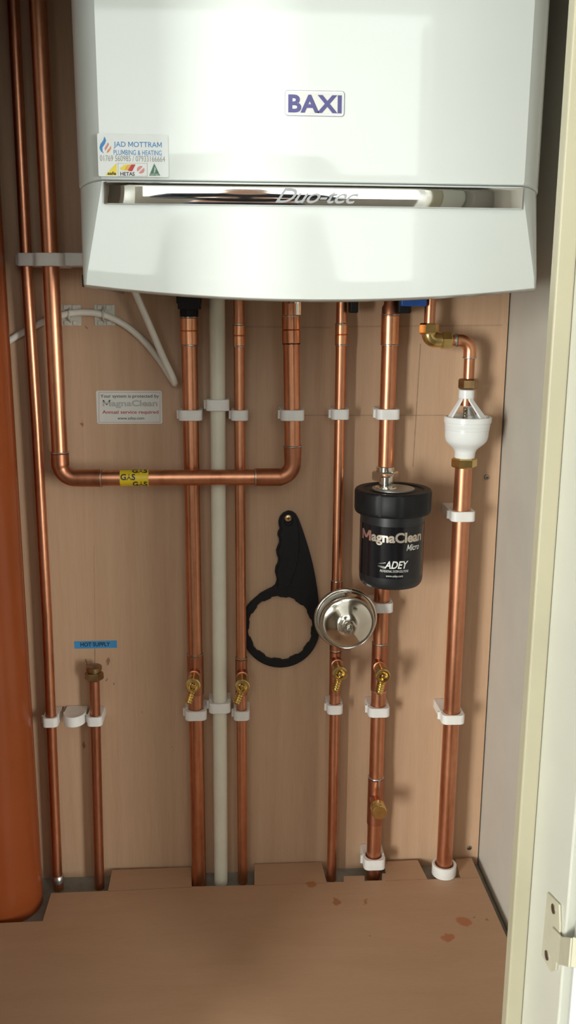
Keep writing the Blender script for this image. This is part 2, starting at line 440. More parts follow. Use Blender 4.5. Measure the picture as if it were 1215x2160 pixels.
mb = MB(); zt = 1.62; rows = []
def edge_drop(x): q = max(0, (abs(x)-(BH-.030))/.030); return -.005*q*q
def row(z, inset, drop):
    pr = plan(-.306, .0275, YF, .003); V = []
    for x, y in pr:
        s = 1-inset/BH; yy = y+(inset if y < -.05 else 0); V.append((BXC+x*s, yy, z+(edge_drop(x) if drop else 0)))
    return V
levels = [(ZS+.001, .006, 1), (ZS+.0002, .0025, 1), (ZS+.0012, .0008, 1), (ZS+.004, 0, 1), (ZS+.05, 0, 0), (zt, 0, 0)]
V = []; n = None
for z, i_, d_ in levels:
    r = row(z, i_, d_); n = len(r); V += r
F = []
for l in range(len(levels)-1):
    for k in range(n): F.append((l*n+k, l*n+(k+1) % n, (l+1)*n+(k+1) % n, (l+1)*n+k))
F.append(tuple(range(n))[::-1]); F.append(tuple((len(levels)-1)*n+k for k in range(n)))
obj('casing', MB().add(V, F), 'enamel', boiler, True, 18)
# lower panel: broad corner facets at the top running out to nothing at the bottom corners
V = []; nl = 14
for l in range(nl+1):
    t = l/nl; te = min(1, t/.93)
    pr = plan(-.306-.028*te, .0275*(1-te)+.004*te, YF+.002+.003*te, .003, 8)
    for x, y in pr:
        zb = ZBC+(ZBE-ZBC)*min(1, abs(x)/BH)**2
        yy = y
        if l == nl: yy = y+.006 if y < -.05 else y
        elif l == nl-1: yy = y+.0015 if y < -.05 else y
        ztop = ZS-.0006+edge_drop(x)*.8
        tt = 1-(1-t)**1.0 if l < nl-1 else (.975 if l == nl-1 else 1.0)
        V.append((BXC+x*(.995-.014*te), yy, ztop+(zb-ztop)*tt))
n = len(pr); F = []
for l in range(nl):
    for k in range(n-1): F.append((l*n+k, l*n+k+1, (l+1)*n+k+1, (l+1)*n+k))
F.append(tuple(range(n)))
lp = obj('lower_panel', MB().add(V, F), 'enamel', boiler, True, 20)
so = lp.modifiers.new('solid', 'SOLIDIFY'); so.thickness = .0025; so.offset = -1
obj('base_plate', MB().box(BXL+.006, BXR-.006, -.325, -.002, .925, .93), 'enamel', boiler, False)
for px in (184, 1112):
    q = P(px, 601, -.32); obj('fixing_screw', MB().lathe([(.006, 0), (.006, .012)], (q.x, -.315, P(px, 605, -.32).z), (0, 0, 1), 16), 'black', boiler)
# chrome strip
zt_, zb_ = P(600, 387, YF-.004).z, P(600, 434, YF-.004).z
x0, x1 = P(218, 410, YF-.004).x, P(1105, 410, YF-.004).x
mb = MB(); H = zt_-zb_
prof = [(0, .0), (.03, .0035), (.20, .0056)]; dep = .0056
for k in range(1, 17):
    q = k/16; dep += H*.79/16*math.tan(R_(6-21*(q-.03))); prof.append((.20+.79*q, dep))
prof.append((1, .0))
cols = [(x0, 0), (x0+.0045, 1)]+[(x0+.0045+(x1-x0-.009)*k/10, 1) for k in range(1, 10)]+[(x1-.0045, 1), (x1, 0)]
V = []; F = []
for cx, s in cols:
    bx = (cx-BXC)/(BH*.9); yb = YF-.0005-.003*(1-bx*bx)
    for h, d in prof:
        V.append((cx, yb-d*s, zt_-H*h))
n = len(prof)
for c in range(len(cols)-1):
    for k in range(n-1): F.append((c*n+k, c*n+k+1, (c+1)*n+k+1, (c+1)*n+k))
strip = obj('trim_strip', MB().add(V, F), 'chrome', boiler, True, 60); strip['label'] = 'mirror chrome strip across the boiler front'
mb = text_mb(MB(), 'Duo-tec', flat(581, 757, 399, 428, YF-.0100), .004, .55, .95)
lt = obj('lettering', mb, 'script_metal', strip, False); s_ = lt.modifiers.new('solid', 'SOLIDIFY'); s_.thickness = .0012; s_.offset = 0; lt['label'] = 'raised silver script reading Duo-tec'
# badge
a, b = P(601, 244, YF-.004), P(727, 192, YF-.004)
bd = obj('badge', MB().prism(rrect(a.x, b.x, a.z, b.z, .003), lambda u, v, d: (u, YF-.0022-d, v), 0, .0022), 'badge_silver', boiler, True, 35, .0006)
bd['label'] = 'white and silver name plate'
obj('badge_face', MB().prism(rrect(a.x+.002, b.x-.002, a.z+.002, b.z-.002, .002), lambda u, v, d: (u, YF-.0043-d, v), 0, .0004), 'paper', bd)
obj('lettering', text_mb(MB(), 'BAXI', flat(608, 721, 201, 237, YF-.0051), .034, 0, 1.06), 'badge_purple', bd, False)['label'] = 'purple capital letters'
# valves below the boiler
q = P(398, 650, -.04)
v = MB().lathe([(.0125, 0), (.0125, .014), (.017, .018), (.017, .04)], (q.x, -.032, P(398, 668, -.045).z), (0, 0, 1), 24)
v.box(q.x-.014, q.x+.016, -.052, -.014, P(398, 652, -.05).z, .925)
obj('flow_valve', v, 'black', boiler, True, 35)
def pbox(x0, x1, yt, yb, Y0, Y1):
    a, b = P(x0, yb, Y0), P(x1, yt, Y0); return MB().box(a.x, b.x, Y0, Y1, a.z, b.z)
obj('valve_handle', pbox(738, 757, 615, 660, -.05, -.03), 'black', boiler, True, 35, .002)
obj('valve_handle', pbox(840, 869, 615, 661, -.05, -.012), 'black', boiler, True, 35, .002)
obj('filling_link', pbox(846, 902, 610, 646, -.066, -.056), 'blue', boiler, True, 35, .002)['label'] = 'blue plastic filling link'
q = P(622, 640, -.06)
obj('gas_union', MB().lathe([(.0052, 0), (.0052, .028), (.0058, .03), (.0058, .06)], (q.x+.003, -.06, P(622, 664, -.06).z), (0, 0, 1), 6), 'nickel', boiler)

# installer's sticker on the boiler front
YK = YF-.0036
a, b = P(208, 372, YK), P(354, 284, YK)
stk = obj('sticker', MB().prism(rrect(a.x, b.x, a.z, b.z, .0015), lambda u, v, d: (u, YK+.0012-d, v), 0, .0014), 'clear_film', None, False, at=((a.x+b.x)/2, YK, a.z))
tag(stk, 'clear installer sticker with blue lettering on the white boiler', 'sticker')
def stx(mat, *items, name='lettering', Y=YK-.0005, parent=stk, label=None):
    mb = MB()
    for it in items:
        if isinstance(it[0], str): text_mb(mb, it[0], flat(*it[1:5], Y), *(it[5:]))
        else: poly_px(mb, it, Y)
    o = obj(name, mb, mat, parent, False)
    if label: o['label'] = label
    return o
stx('ink_blue', ('JAD MOTTRAM', 240, 341, 300, 313, .003), ('PLUMBING & HEATING', 240, 341, 317.5, 326.5, .0))
stx('ink_grey', ('01769 560985 / 07933166664', 211, 348, 329.5, 339.5, 0))
stx('ink_blue', [(220.5, 288), (224, 296), (221, 304), (216, 311), (216.5, 319), (220, 324), (213, 319), (210, 312), (212, 304), (218, 296)], name='flame_logo')
stx('ink_pink', [(228, 300), (230, 305), (226, 312), (222, 318), (221, 312), (225, 306)], name='flame_logo')
stx('ink_orange', [(234, 307), (234.5, 313), (230, 320), (225, 323), (227, 317), (232, 312)], name='flame_logo')
stx('ink_yellow', [(246, 344), (246, 370), (222, 370)], name='triangle_logo')
stx('ink', ('safe', 227, 244.5, 362, 369, .03), Y=YK-.0009)
stx('ink_light', [(249, 344), (311, 344), (311, 344.6), (249, 344.6)], [(249, 372), (311, 372), (311, 371.4), (249, 371.4)], [(249, 344), (249.6, 344), (249.6, 372), (249, 372)], [(310.4, 344), (311, 344), (311, 372), (310.4, 372)], name='logo_border')
stx('ink_yellow', [(253, 353), (257, 353), (263, 347), (269, 347), (262, 359), (256, 359)], name='logo_stroke')
stx('ink_amber', [(262.5, 359), (270, 347), (276, 347), (269.5, 359)], name='logo_stroke')
stx('ink_red', [(270, 359), (277, 347), (286, 347), (279, 361), (273, 361)], name='logo_stroke')
stx('ink', ('HETAS', 254, 284, 363, 370.5, .02))
def arc(cx, cy, r, a0, a1, n=10): return [(cx+r*math.cos(R_(a0+(a1-a0)*k/n)), cy+r*math.sin(R_(a0+(a1-a0)*k/n))) for k in range(n+1)]
stx('ink_pink', arc(297, 358, 8, 150, 300)+[(296, 357)], arc(297, 358, 8, -30, 120)+[(298, 359)], name='round_logo')
stx('ink_green', [(325.5, 345), (338, 370.5), (315, 370.5)], name='triangle_logo')
stx('ink_light', [(326, 351), (329, 356), (327, 364), (324, 366), (325, 359)], ('OFTEC', 317.5, 336, 366.5, 370, .03), Y=YK-.0009)

# ------------------------------------------------------------------ pipes: helpers
class Line:
    """straight pipe axis through two photo points on the plane Y"""
    def __init__(s, x0, y0, x1, y1, Y, Y1=None):
        s.a = P(x0, y0, Y); s.b = P(x1, y1, Y if Y1 is None else Y1)
    def z(s, z):
        t = (z-s.a.z)/(s.b.z-s.a.z); return s.a.lerp(s.b, t)
    def py(s, py, off=0):
        """point of the axis that shows at photo row py (on the front of the pipe)"""
        lo_, hi_ = -.2, 1.9
        for _ in range(40):
            mid = (lo_+hi_)/2; q = s.z(mid)+Vector((0, -off, 0)); v = RW.transposed()@(q-CAM); y = _c.y+FPX*v.y/v.z
            if y < py: hi_ = mid
            else: lo_ = mid
        return s.z((lo_+hi_)/2)
def sleeve(ln, py0, py1, r, mat, parent, name='coupling', seams=()):
    a = ln.py(py0, r).z; b = ln.py(py1, r).z; ax = ln.z(a)-ln.z(b)
    pr = [(r-.0012, 0), (r, .0006)]
    for sy in sorted(seams, reverse=True):
        h = (ln.z(ln.py(sy, r).z)-ln.z(b)).length
        pr += [(r, h-.0009), (r-.0010, h), (r, h+.0009)]
    pr += [(r, ax.length-.0006), (r-.0012, ax.length)]
    return obj(name, MB().lathe(pr, ln.z(b), ax, 36), mat, parent, True, 40)
def ring(ln, py, r, parent, mat='solder', h=.0022, name='solder_ring'):
    z = ln.py(py, r).z; c = ln.z(z); ax = ln.z(z+.01)-c; ax.normalize()
    pr = [(r-.0012, -h/2), (r+.0002, -h/4), (r+.0002, h/4), (r-.0012, h/2)]
    mb = MB().lathe(pr, c, ax, 36)
    for v in mb.v: v += ax*random.uniform(-.0004, .0004)
    return obj(name, mb, mat, parent, True, 60)
def vtube(ln, ztop, zbot, r, mat='copper'): return MB().tube([ln.z(ztop), ln.z((ztop*2+zbot)/3), ln.z((ztop+2*zbot)/3), ln.z(zbot)], r, 36)
def drain_valve(parent, px, py, Yb, tail_dx, bright='brass'):
    """stub from the tee towards the viewer, brass ring with a square spindle in its bore, ribbed hose tail hanging down"""
    Yr = Yb-.046; c = P(px, py, Yr); base = Vector((c.x, Yb+.004, c.z))
    ax = Vector((0, -1, 0))
    obj('branch_stub', MB().lathe([(.0088, 0), (.0088, .015), (.0096, .0155), (.0096, .0178), (.0082, .0185)], base, ax, 28), 'copper_dull', parent)
    b = MB().lathe([(.0076, .018), (.0082, .0185), (.0082, .040), (.0100, .041), (.0106, .0425), (.0106, .0490), (.0094, .0502), (.0066, .0504), (.0064, .038), (.0001, .038)], base, ax, 32)
    body = obj('drain_valve', b, bright, parent, True, 35); body['label'] = 'brass drain valve with ribbed hose tail'
    sq = MB().box(c.x-.0028, c.x+.0028, Yr-.002, Yr+.008, c.z-.0028, c.z+.0028)
    ct = (c.x, Yr, c.z)
    rot = Matrix.Rotation(R_(20), 3, 'Y')
    sq.v = [rot@(v-Vector(ct))+Vector(ct) for v in sq.v]
    obj('spindle', sq, bright, body, True, 35, .0006)
    d = Vector((tail_dx, .10, -1)).normalized(); p0 = Vector((c.x, Yr+.008, c.z-.006))
    pr = [(.0056, 0)]
    for k in range(5): h = .005+k*.0040; pr += [(.0053, h), (.0063, h+.0010), (.0048, h+.0036)]
    pr += [(.0032, .0262), (.0030, .020)]
    obj('hose_tail', MB().lathe(pr, p0, d, 24), bright, body, True, 30)
ZTOP = .924

# pipe 1: thin riser at the far left
L1 = Line(28, 0, 123, 1870, -.03)
t = thing('copper_pipe', 'thin copper pipe furthest left, beside the terracotta pipe', 'pipe', L1.z(ZF))
p1pts = [P(x, y, -.03) for x, y in ((25, -60), (58, 600), (77, 900), (99, 1300), (108, 1523), (121, 1840))]
zfit = P(124, 1862, -.03)
obj('tube', MB().tube([P(18, -200, -.03)]+p1pts+[Vector((p1pts[-1].x+.001, -.03, ZF+.001))], .0075, 32), 'copper', t)
z1 = P(122, 1862, -.037).z
obj('collar', MB().lathe([(.0080, -.004), (.0098, -.002), (.0098, .003), (.0086, .008), (.0078, .009)], (p1pts[-1].x+.0008, -.03, z1), (0, 0, 1), 28), 'solder', t)

# gas pipe: down the left, along, and up to the boiler
GY = -.055
gl0, gl1 = P(80, 0, GY), P(126, 955, GY)
gdir = (gl0-gl1)
zg = P(370, 1007.5, GY).z
gA = gl1+gdir*((zg-gl1.z)/gdir.z); gTop = gl1+gdir*((1.74-gl1.z)/gdir.z)
gR0, gR1 = P(617, 940, GY), P(614, 700, GY); gd = (gR1-gR0); gB = gR0+gd*((zg-gR0.z)/gd.z); gB2 = gR0+gd*((P(615, 640, GY).z-gR0.z)/gd.z)
gas = thing('copper_pipe', 'copper gas pipe with a yellow tape running across the wall', 'pipe', gA)
ER = .020
obj('tube', MB().tube(fillet([gTop, gA, gB, gB2], ER, 10), .011, 36), 'copper', gas)
def elbow(a, cor, c, la, lc, r=.0124):
    a, cor, c = Vector(a), Vector(cor), Vector(c); d0 = (a-cor).normalized(); d1 = (c-cor).normalized()
    pts = fillet([cor+d0*la, cor, cor+d1*lc], ER, 12)
    n = len(pts); rs = [r]*n; rs[0] = r; rs[-1] = r
    pts = [pts[0]-d0*.0]+pts+[pts[-1]]; 
    pts[0] = cor+d0*(la+.0008); pts[-1] = cor+d1*(lc+.0008)
    for i in range(3, n-1): rs[i] = r-.0008
    return MB().tube(pts, [r-.0011]+rs+[r-.0011], 36)
la = (P(126, 957, GY)-gA).length; lc = abs(P(215, 1007, GY).x-gA.x)
obj('elbow', elbow(gTop, gA, gB, la, lc), 'copper_dull', gas)
lb = abs(gB.x-P(538, 1007, GY).x); ld_ = abs(P(617, 943, GY).z-zg)
obj('elbow', elbow(gA, gB, gB2, lb, ld_), 'copper_dull', gas)
class Seg(Line):
    def __init__(s, a, b): s.a, s.b = Vector(a), Vector(b)
ring(Seg(gTop, gA), 957, .0126, gas); ring(Seg(gB2, gB), 944, .0126, gas)
for px in (214, 539):
    c = P(px, 1007.5, GY); obj('solder_ring', MB().lathe([(.0112, -.0012), (.0127, -.0006), (.0127, .0006), (.0112, .0012)], (c.x, GY, zg), (1, 0, 0), 36), 'solder', gas)
gl = Seg(gB2, gB)
sleeve(gl, 667, 725, .0123, 'copper', gas, seams=(696,)); ring(gl, 726, .0120, gas, 'dark', .0012, 'solder_ring'); ring(gl, 667, .0124, gas)
c = gl.py(655, .01); obj('adaptor', MB().lathe([(.0052, -.012), (.0052, .05)], c+Vector((-.0065, 0, 0)), (0, 0, 1), 30), 'copper_dull', gas)
xa, xb = P(252, 1007, GY-.011).x, P(313, 1007, GY-.011).x
tape = obj('tape', MB().lathe([(.01125, 0), (.0115, .0002), (.0115, xb-xa-.0002), (.01125, xb-xa)], (xa, GY, zg), (1, 0, 0), 40), 'yellow_tape', gas); tape['label'] = 'yellow tape printed GAS in black'
def gas_txt(mb, px0, px1, ang):
    ua, ub = P(px0, 1007, GY-.012).x, P(px1, 1007, GY-.012).x; h = .0088; r = .01175
    def f(u, v):
        th = R_(ang)+(v-.5)*h/r; return (ua+(ub-ua)*u, GY-r*math.cos(th), zg+r*math.sin(th))
    uv, fc = text_geo('GAS', .03); bm = bmesh.new()
    return text_mb(mb, 'GAS', f, .03)
mb = MB(); gas_txt(mb, 254, 285, 16); gas_txt(mb, 278, 310, 66); gas_txt(mb, 279, 310, -37); gas_txt(mb, 254, 285, 120)
obj('lettering', mb, 'ink', tape, False)

# pipe 2: heating flow
PY = -.03
L2 = Line(398, 640, 420, 1860, PY)
t = thing('copper_pipe', 'thick copper pipe left of the white plastic pipe', 'pipe', L2.z(ZF))
obj('tube', vtube(L2, P(398, 664, PY).z, ZF+.001, .011), 'copper', t)
sleeve(L2, 671, 728, .0122, 'copper_bright', t, seams=(698,)); ring(L2, 669, .0118, t); ring(L2, 729, .0118, t)
sleeve(L2, 1386, 1470, .0122, 'copper_dull', t, 'tee'); ring(L2, 1385, .0122, t)
drain_valve(t, 407, 1447, PY-.011, -.32)
# white condensate pipe
LW = Line(458, 640, 466, 1860, -.028)
o = obj('waste_pipe', vtube(LW, ZTOP, ZF+.001, .0107), 'upvc', at=LW.z(ZF)); tag(o, 'white plastic pipe running from boiler to floor between copper pipes', 'pipe')
# pipe 3
L3 = Line(504, 640, 512, 1860, PY+.002)
t = thing('copper_pipe', 'thin copper pipe just right of the white plastic pipe', 'pipe', L3.z(ZF))
obj('tube', vtube(L3, ZTOP, ZF+.001, .0075), 'copper', t)
sleeve(L3, 686, 730, .0086, 'copper_bright', t, seams=(708,)); ring(L3, 684, .0085, t); ring(L3, 731, .0082, t)
sleeve(L3, 1394, 1470, .0088, 'copper_dull', t, 'tee'); ring(L3, 1392, .0088, t)
drain_valve(t, 511.5, 1449, PY-.006, -.38)
# pipe 4
L4 = Line(721, 640, 699, 1860, PY+.002)
t = thing('copper_pipe', 'thin copper pipe behind the round steel vessel', 'pipe', L4.z(ZF))
obj('tube', vtube(L4, ZTOP, ZF+.001, .0075), 'copper', t)
sleeve(L4, 685, 727, .0087, 'copper_bright', t, seams=(706,)); ring(L4, 684, .0086, t, h=.003); ring(L4, 728, .0084, t)
sleeve(L4, 1229, 1375, .0088, 'copper_dull', t, 'tee'); ring(L4, 1228, .0088, t); ring(L4, 1375, .0088, t)
sleeve(L4, 1378, 1470, .0087, 'copper_dull', t, 'tee')
drain_valve(t, 717.5, 1422, PY-.006, -.22)
# pipe 5: heating return with the filter
L5 = Line(824, 640, 787, 1835, PY)
t = thing('copper_pipe', 'thick copper pipe carrying the black filter', 'pipe', L5.z(.01))
obj('tube', vtube(L5, P(822, 662, PY).z, L5.py(1850).z, .011), 'copper', t)
c = L5.py(655, .012); obj('reducer', MB().lathe([(.0118, -.008), (.0118, .004), (.009, .009), (.009, ZTOP-c.z)], c, (0, 0, 1), 32), 'copper_dull', t)
sleeve(L5, 666, 727, .0124, 'copper_bright', t); ring(L5, 664, .0124, t); ring(L5, 728, .0120, t)
sleeve(L5, 1363, 1460, .0122, 'copper_dull', t, 'tee'); ring(L5, 1362, .0122, t); ring(L5, 1462, .0119, t)
drain_valve(t, 808.5, 1427, PY-.011, -.15)
sleeve(L5, 1649, 1745, .0122, 'copper_dull', t, 'tee'); ring(L5, 1647, .0122, t, h=.003)
dq = L5.py(1647, .0122); 
obj('solder_drip', MB().tube([Vector((dq.x+.003, dq.y-.0120, dq.z+.001)), Vector((dq.x+.003, dq.y-.0126, dq.z-.008)), Vector((dq.x+.003, dq.y-.0122, dq.z-.013))], [.0018, .0015, .0006], 10), 'solder', t)
c = P(800, 1712, PY-.045)
obj('branch_stub', MB().lathe([(.008, 0), (.008, .022), (.009, .0225), (.009, .025)], (c.x-.001, PY-.008, c.z), (0, -1, 0), 28), 'copper_dull', t)
cp = obj('blanking_cap', MB().lathe([(.0105, 0), (.0115, .001), (.0115, .010), (.0105, .0112), (.0108, .0113), (.0115, .0125), (.0115, .0175), (.0105, .0188), (.0001, .019)], (c.x, PY-.030, c.z), (0, -1, 0), 12), 'brass', t, True, 25); cp['label'] = 'bright brass cap on a short branch'

# hot supply stub
LH = Line(199, 1430, 210, 1870, -.03)
t = thing('copper_pipe', 'short capped copper pipe below the blue label', 'pipe', LH.z(ZF))
obj('tube', vtube(LH, LH.py(1436, .008).z, ZF+.001, .0075), 'copper_dull', t)
c = LH.py(1440, .012)
obj('nut', MB().hexnut(c, (0, 0, 1), .0138, .012, .3), 'brass_old', t, True, 25)
obj('stop_end', MB().lathe([(.0095, 0), (.0095, .003), (.0118, .0035), (.0118, .008), (.0100, .0095), (.0001, .0098)], c+Vector((0, 0, .0122)), (0, 0, 1), 24), 'brass_old', t)

# overflow pipe above the tundish
OY = -.05
uA = P(908.5, 600, OY); uB = P(904, 717, OY); uB.x = P(905, 700, OY).x; uA.x = P(908, 650, OY).x
zc = P(940, 718, OY).z; uB.z = zc
uC = Vector((P(991, 740, OY).x, OY, zc)); uD = Vector((P(988, 810, OY).x, OY, P(988, 815, OY).z))
t = thing('overflow_pipe', 'copper overflow pipe with a brass elbow above the white tundish', 'pipe', uD)
zn = P(903, 704, OY-.01).z
obj('tube', MB().tube([Vector((uA.x, OY, ZTOP)), Vector((uB.x, OY, zn))], .0075, 32), 'copper', t)
obj('nut', MB().hexnut((uB.x, OY, zn-.001), (0, 0, 1), .0135, .0150, .25), 'brass', t, True, 25)
e = MB().tube(fillet([(uB.x, OY, zn), uB, Vector((P(950, 718, OY).x, OY, zc))], .009, 10), .0098, 32)
el = obj('elbow', e, 'brass', t, True, 40); el['label'] = 'brass compression elbow'
xa = P(930, 718, OY).x
obj('nut', MB().hexnut((xa, OY, zc), (1, 0, 0), .0128, .0145, .1), 'brass', t, True, 25)
obj('bent_tube', MB().tube(fillet([(xa+.01, OY, zc), uC, uD], .016, 12), .0075, 32), 'copper', t)
eb = MB().tube(fillet([(P(964, 718, OY).x, OY, zc), uC, (uC.x*.6+uD.x*.4, OY, P(990, 754, OY).z)], .015, 12), .0089, 32)
obj('elbow', eb, 'copper_bright', t)
obj('solder_ring', MB().lathe([(.0084, -.0018), (.0093, -.0008), (.0093, .0008), (.0084, .0018)], (P(961, 718, OY).x, OY, zc), (1, 0, 0), 32), 'solder', t)
obj('solder_ring', MB().lathe([(.0084, -.0014), (.0094, -.0006), (.0094, .0006), (.0084, .0014)], (uC.x*.6+uD.x*.4, OY, P(990, 755, OY-.009).z), (0, 0, 1), 32), 'solder', t)

# tundish
TX = P(986, 905, OY).x; TXb = P(980, 960, OY).x
zz = lambda py, r: P(985, py, OY-r).z
tun = thing('tundish', 'white plastic tundish with an open cage in the pipe on the right', 'tundish', (TX, OY, zz(985, .017)))
z_n0, z_n1 = zz(822, .0125), zz(800, .0125)
obj('nut', MB().hexnut((uD.x, OY, z_n0), (0, 0, 1), .0138, z_n1-z_n0, .1), 'brass_old', tun, True, 25)
zc1, zc0 = zz(823, .0105), zz(842, .0105)
TXc = P(988, 832, OY-.01).x
obj('collar', MB().lathe([(.0098, 0), (.0108, .0008), (.0108, zc1-zc0-.001), (.0098, zc1-zc0)], (TXc, OY, zc0), (0, 0, 1), 32), 'white_gloss', tun)
zr = zz(884, .032)           # bowl rim
for k in range(3):
    a = R_(-52+120*k); ca, sa = math.cos(a), math.sin(a); tn = Vector((-sa, ca, 0)); rd = Vector((ca, sa, 0))
    mb = MB(); V = []
    for rr, h, wd, th in ((.0085, zc0+.003, .0045, .003), (.0095, zc0-.002, .0045, .003), (.0285, zr-.002, .0068, .003)):
        base = Vector((TXc+(TX-TXc)*(0 if h > zc0-.004 else 1), OY, h))
        for sd, q in ((-1, 0), (1, 0), (1, th), (-1, th)): V.append(base+rd*(rr-q)+tn*wd*sd)
    F = []
    for l in range(2):
        for q in range(4): F.append((l*4+q, l*4+(q+1) % 4, (l+1)*4+(q+1) % 4, (l+1)*4+q))
    F += [(0, 1, 2, 3), (8, 9, 10, 11)]
    obj('cage_leg', mb.add(V, F), 'white_gloss', tun, True, 30, .0006)
zb0, zb1, zk = zz(935, .031), zz(947, .02), zz(969, .0145)
prof = [(.0138, zk), (.0142, zk+.001), (.0145, zz(957, .0145)), (.0165, zz(951, .017)), (.0205, zz(946, .02)), (.0255, zz(941, .026)), (.0288, zz(935, .029)), (.0302, zz(926, .030)), (.0306, zz(912, .0306)), (.0311, zz(911, .0306)), (.0311, zz(905, .0306)), (.0314, zz(904, .0306)), (.0316, zz(897, .031)), (.0328, zz(896, .031)), (.0330, zr-.001), (.0322, zr), (.0300, zr), (.029, zr-.004), (.0275, zb0+.006), (.012, zb1+.006), (.011, zk)]
mb = MB(); mb.lathe([(r, h) for r, h in prof], (TX, OY, 0), (0, 0, 1), 56)
mb.v = [v+Vector(((TXb-TX)*max(0, min(1, (zr-v.z)/(zr-zk))), 0, 0)) for v in mb.v]
obj('bowl', mb, 'white_gloss', tun, True, 32)
obj('outlet_tube', MB().tube([(TXc, OY, zc0+.004), (TXc-.0005, OY, zc0-.010)], .0075, 28), 'copper', tun)
sp_ = [(TXc-.001+.0032*math.cos(k*.7), OY-.002+.0032*math.sin(k*.7), zr-.004+k*.00019) for k in range(90)]
obj('spring', MB().tube(sp_, .0008, 6), 'steel', tun)
zn0, zn1 = zz(990, .0165), zz(969, .0165)
obj('nut', MB().hexnut((TXb, OY, zn0), (0, 0, 1), .0180, zn1-zn0, .15), 'brass', tun, True, 25)
# discharge pipe
LD = Line(978, 985, 936, 1845, OY, -.045)
o = obj('discharge_pipe', vtube(LD, zn0+.001, ZF+.004, .0122), 'copper', at=LD.z(ZF))
tag(o, 'thick copper pipe from the tundish down to the floor, furthest right', 'pipe')

# ------------------------------------------------------------------ pipe clips
CLIP = {}
def clip_proto(rp, Yp, w, h=.0145, solid=False):
    key = (rp, Yp, w, h)
    front = Yp-rp-.0045; rc = min(.008, w*.3)
    root = thing('pipe_clip', 'x', 'clip')
    f = lambda u, v, d: (u, v, d)
    inner = rp+.0004
    arcb = [(inner*math.cos(R_(a)), Yp+inner*math.sin(R_(a))) for a in range(0, 181, 15)]
    obj('saddle', MB().prism([(-w/2, Yp+.0003), (-w/2, -.0005), (w/2, -.0005), (w/2, Yp+.0003)]+[(x, y+.0003) for x, y in arcb], f, -h/2, h/2), 'clip', root, True, 40, .0008)
    co = []
    for cx, a0 in ((-w/2+rc, 180), (w/2-rc, 270)):
        for k in range(6):
            a = R_(a0+90*k/5); co.append((cx+rc*math.cos(a), front+rc+rc*math.sin(a)))
    ins = [(inner*math.cos(R_(-a)), Yp+inner*math.sin(R_(-a))) for a in range(0, 181, 15)]
    mbs = MB().prism([(-w/2, Yp-.0003)]+co+[(w/2, Yp-.0003)]+[(x, y-.0003) for x, y in ins], f, -h/2, h/2)
    obj('strap', mbs, 'clip', root, True, 40, .0008)
    obj('hinge', MB().lathe([(.0022, 0), (.0022, h*.8)], (-w/2-.0012, Yp+.003, -h*.4), (0, 0, 1), 14), 'clip', root)
    return root
def place(ln, py, rp, Yp, w, label, group, h=.0145):
    q = ln.py(py, rp+.0045); key = (rp, round(Yp, 4), w, h)
    if key not in CLIP: o = CLIP[key] = clip_proto(rp, Yp, w, h)
    else: o = copy_tree(CLIP[key])
    o['label'] = label; o['group'] = group; o.location = (q.x, 0, q.z); return o
G = 'white clips holding the pipes to the wall'
W22, W15 = .0325, .024
place(L2, 877, .011, PY, W22, 'upper white clip on the thick copper pipe left of the white pipe', G)
place(L2, 1512, .011, PY, W22, 'white clip under the leftmost brass drain valve', G)
place(LW, 855.5, .0107, -.028, .0325, 'upper white clip on the white plastic pipe', G, .0155)
place(LW, 1496, .0107, -.028, .0325, 'lower white clip on the white plastic pipe', G, .0155)
place(L3, 877, .0075, PY+.002, W15, 'upper narrow white clip just right of the white pipe', G)
place(L3, 1512, .0075, PY+.002, W15, 'narrow white clip under the second brass drain valve', G)
place(gl, 877, .011, GY, W22, 'white clip on the gas pipe below the boiler, above its right bend', G)
place(L4, 875, .0075, PY+.002, W15+.001, 'upper narrow white clip above the hanging spanner and vessel pipe', G)
place(L4, 1499, .0075, PY+.002, W15, 'narrow white clip below the round steel vessel', G)
place(L5, 875, .011, PY, W22, 'white clip on the thick pipe above the black filter', G)
place(L5, 1284, .011, PY, W22, 'white clip just under the black filter beside the steel vessel', G)
place(L5, 1505, .011, PY, W22, 'white clip between the fourth drain valve and the brass cap', G)
place(L5, 1826, .0125, -.0305, .034, 'white clip at floor level on the filter pipe', G, .017)
place(LD, 1091, .0122, LD.py(1091).y, .0345, 'white clip below the tundish on the rightmost pipe', G)
place(LD, 1520, .0122, LD.py(1520).y, .0345, 'lower white clip on the rightmost copper pipe', G)
place(Line(99, 1300, 121, 1840, -.03), 1526, .0075, -.03, .0225, 'lower white clip on the thin pipe by the terracotta pipe', G)
place(LH, 1524, .0075, -.03, .0225, 'white clip on the short capped pipe', G)
# upper left row
place(Line(28, 0, 77, 900, -.03), 547, .0076, -.03, .0255, 'leftmost white clip in the row beside the boiler', G, .0165)
place(Seg(gTop, gA), 547, .0112, GY, .0365, 'middle white clip on the gas pipe beside the boiler', G, .0165)
e0 = clip_proto(.0110, -.035, .0330, .0165); q = P(157, 547, -.05); e0.location = (q.x, 0, q.z)
e0['label'] = 'empty white clip half hidden behind the boiler edge'; e0['group'] = G
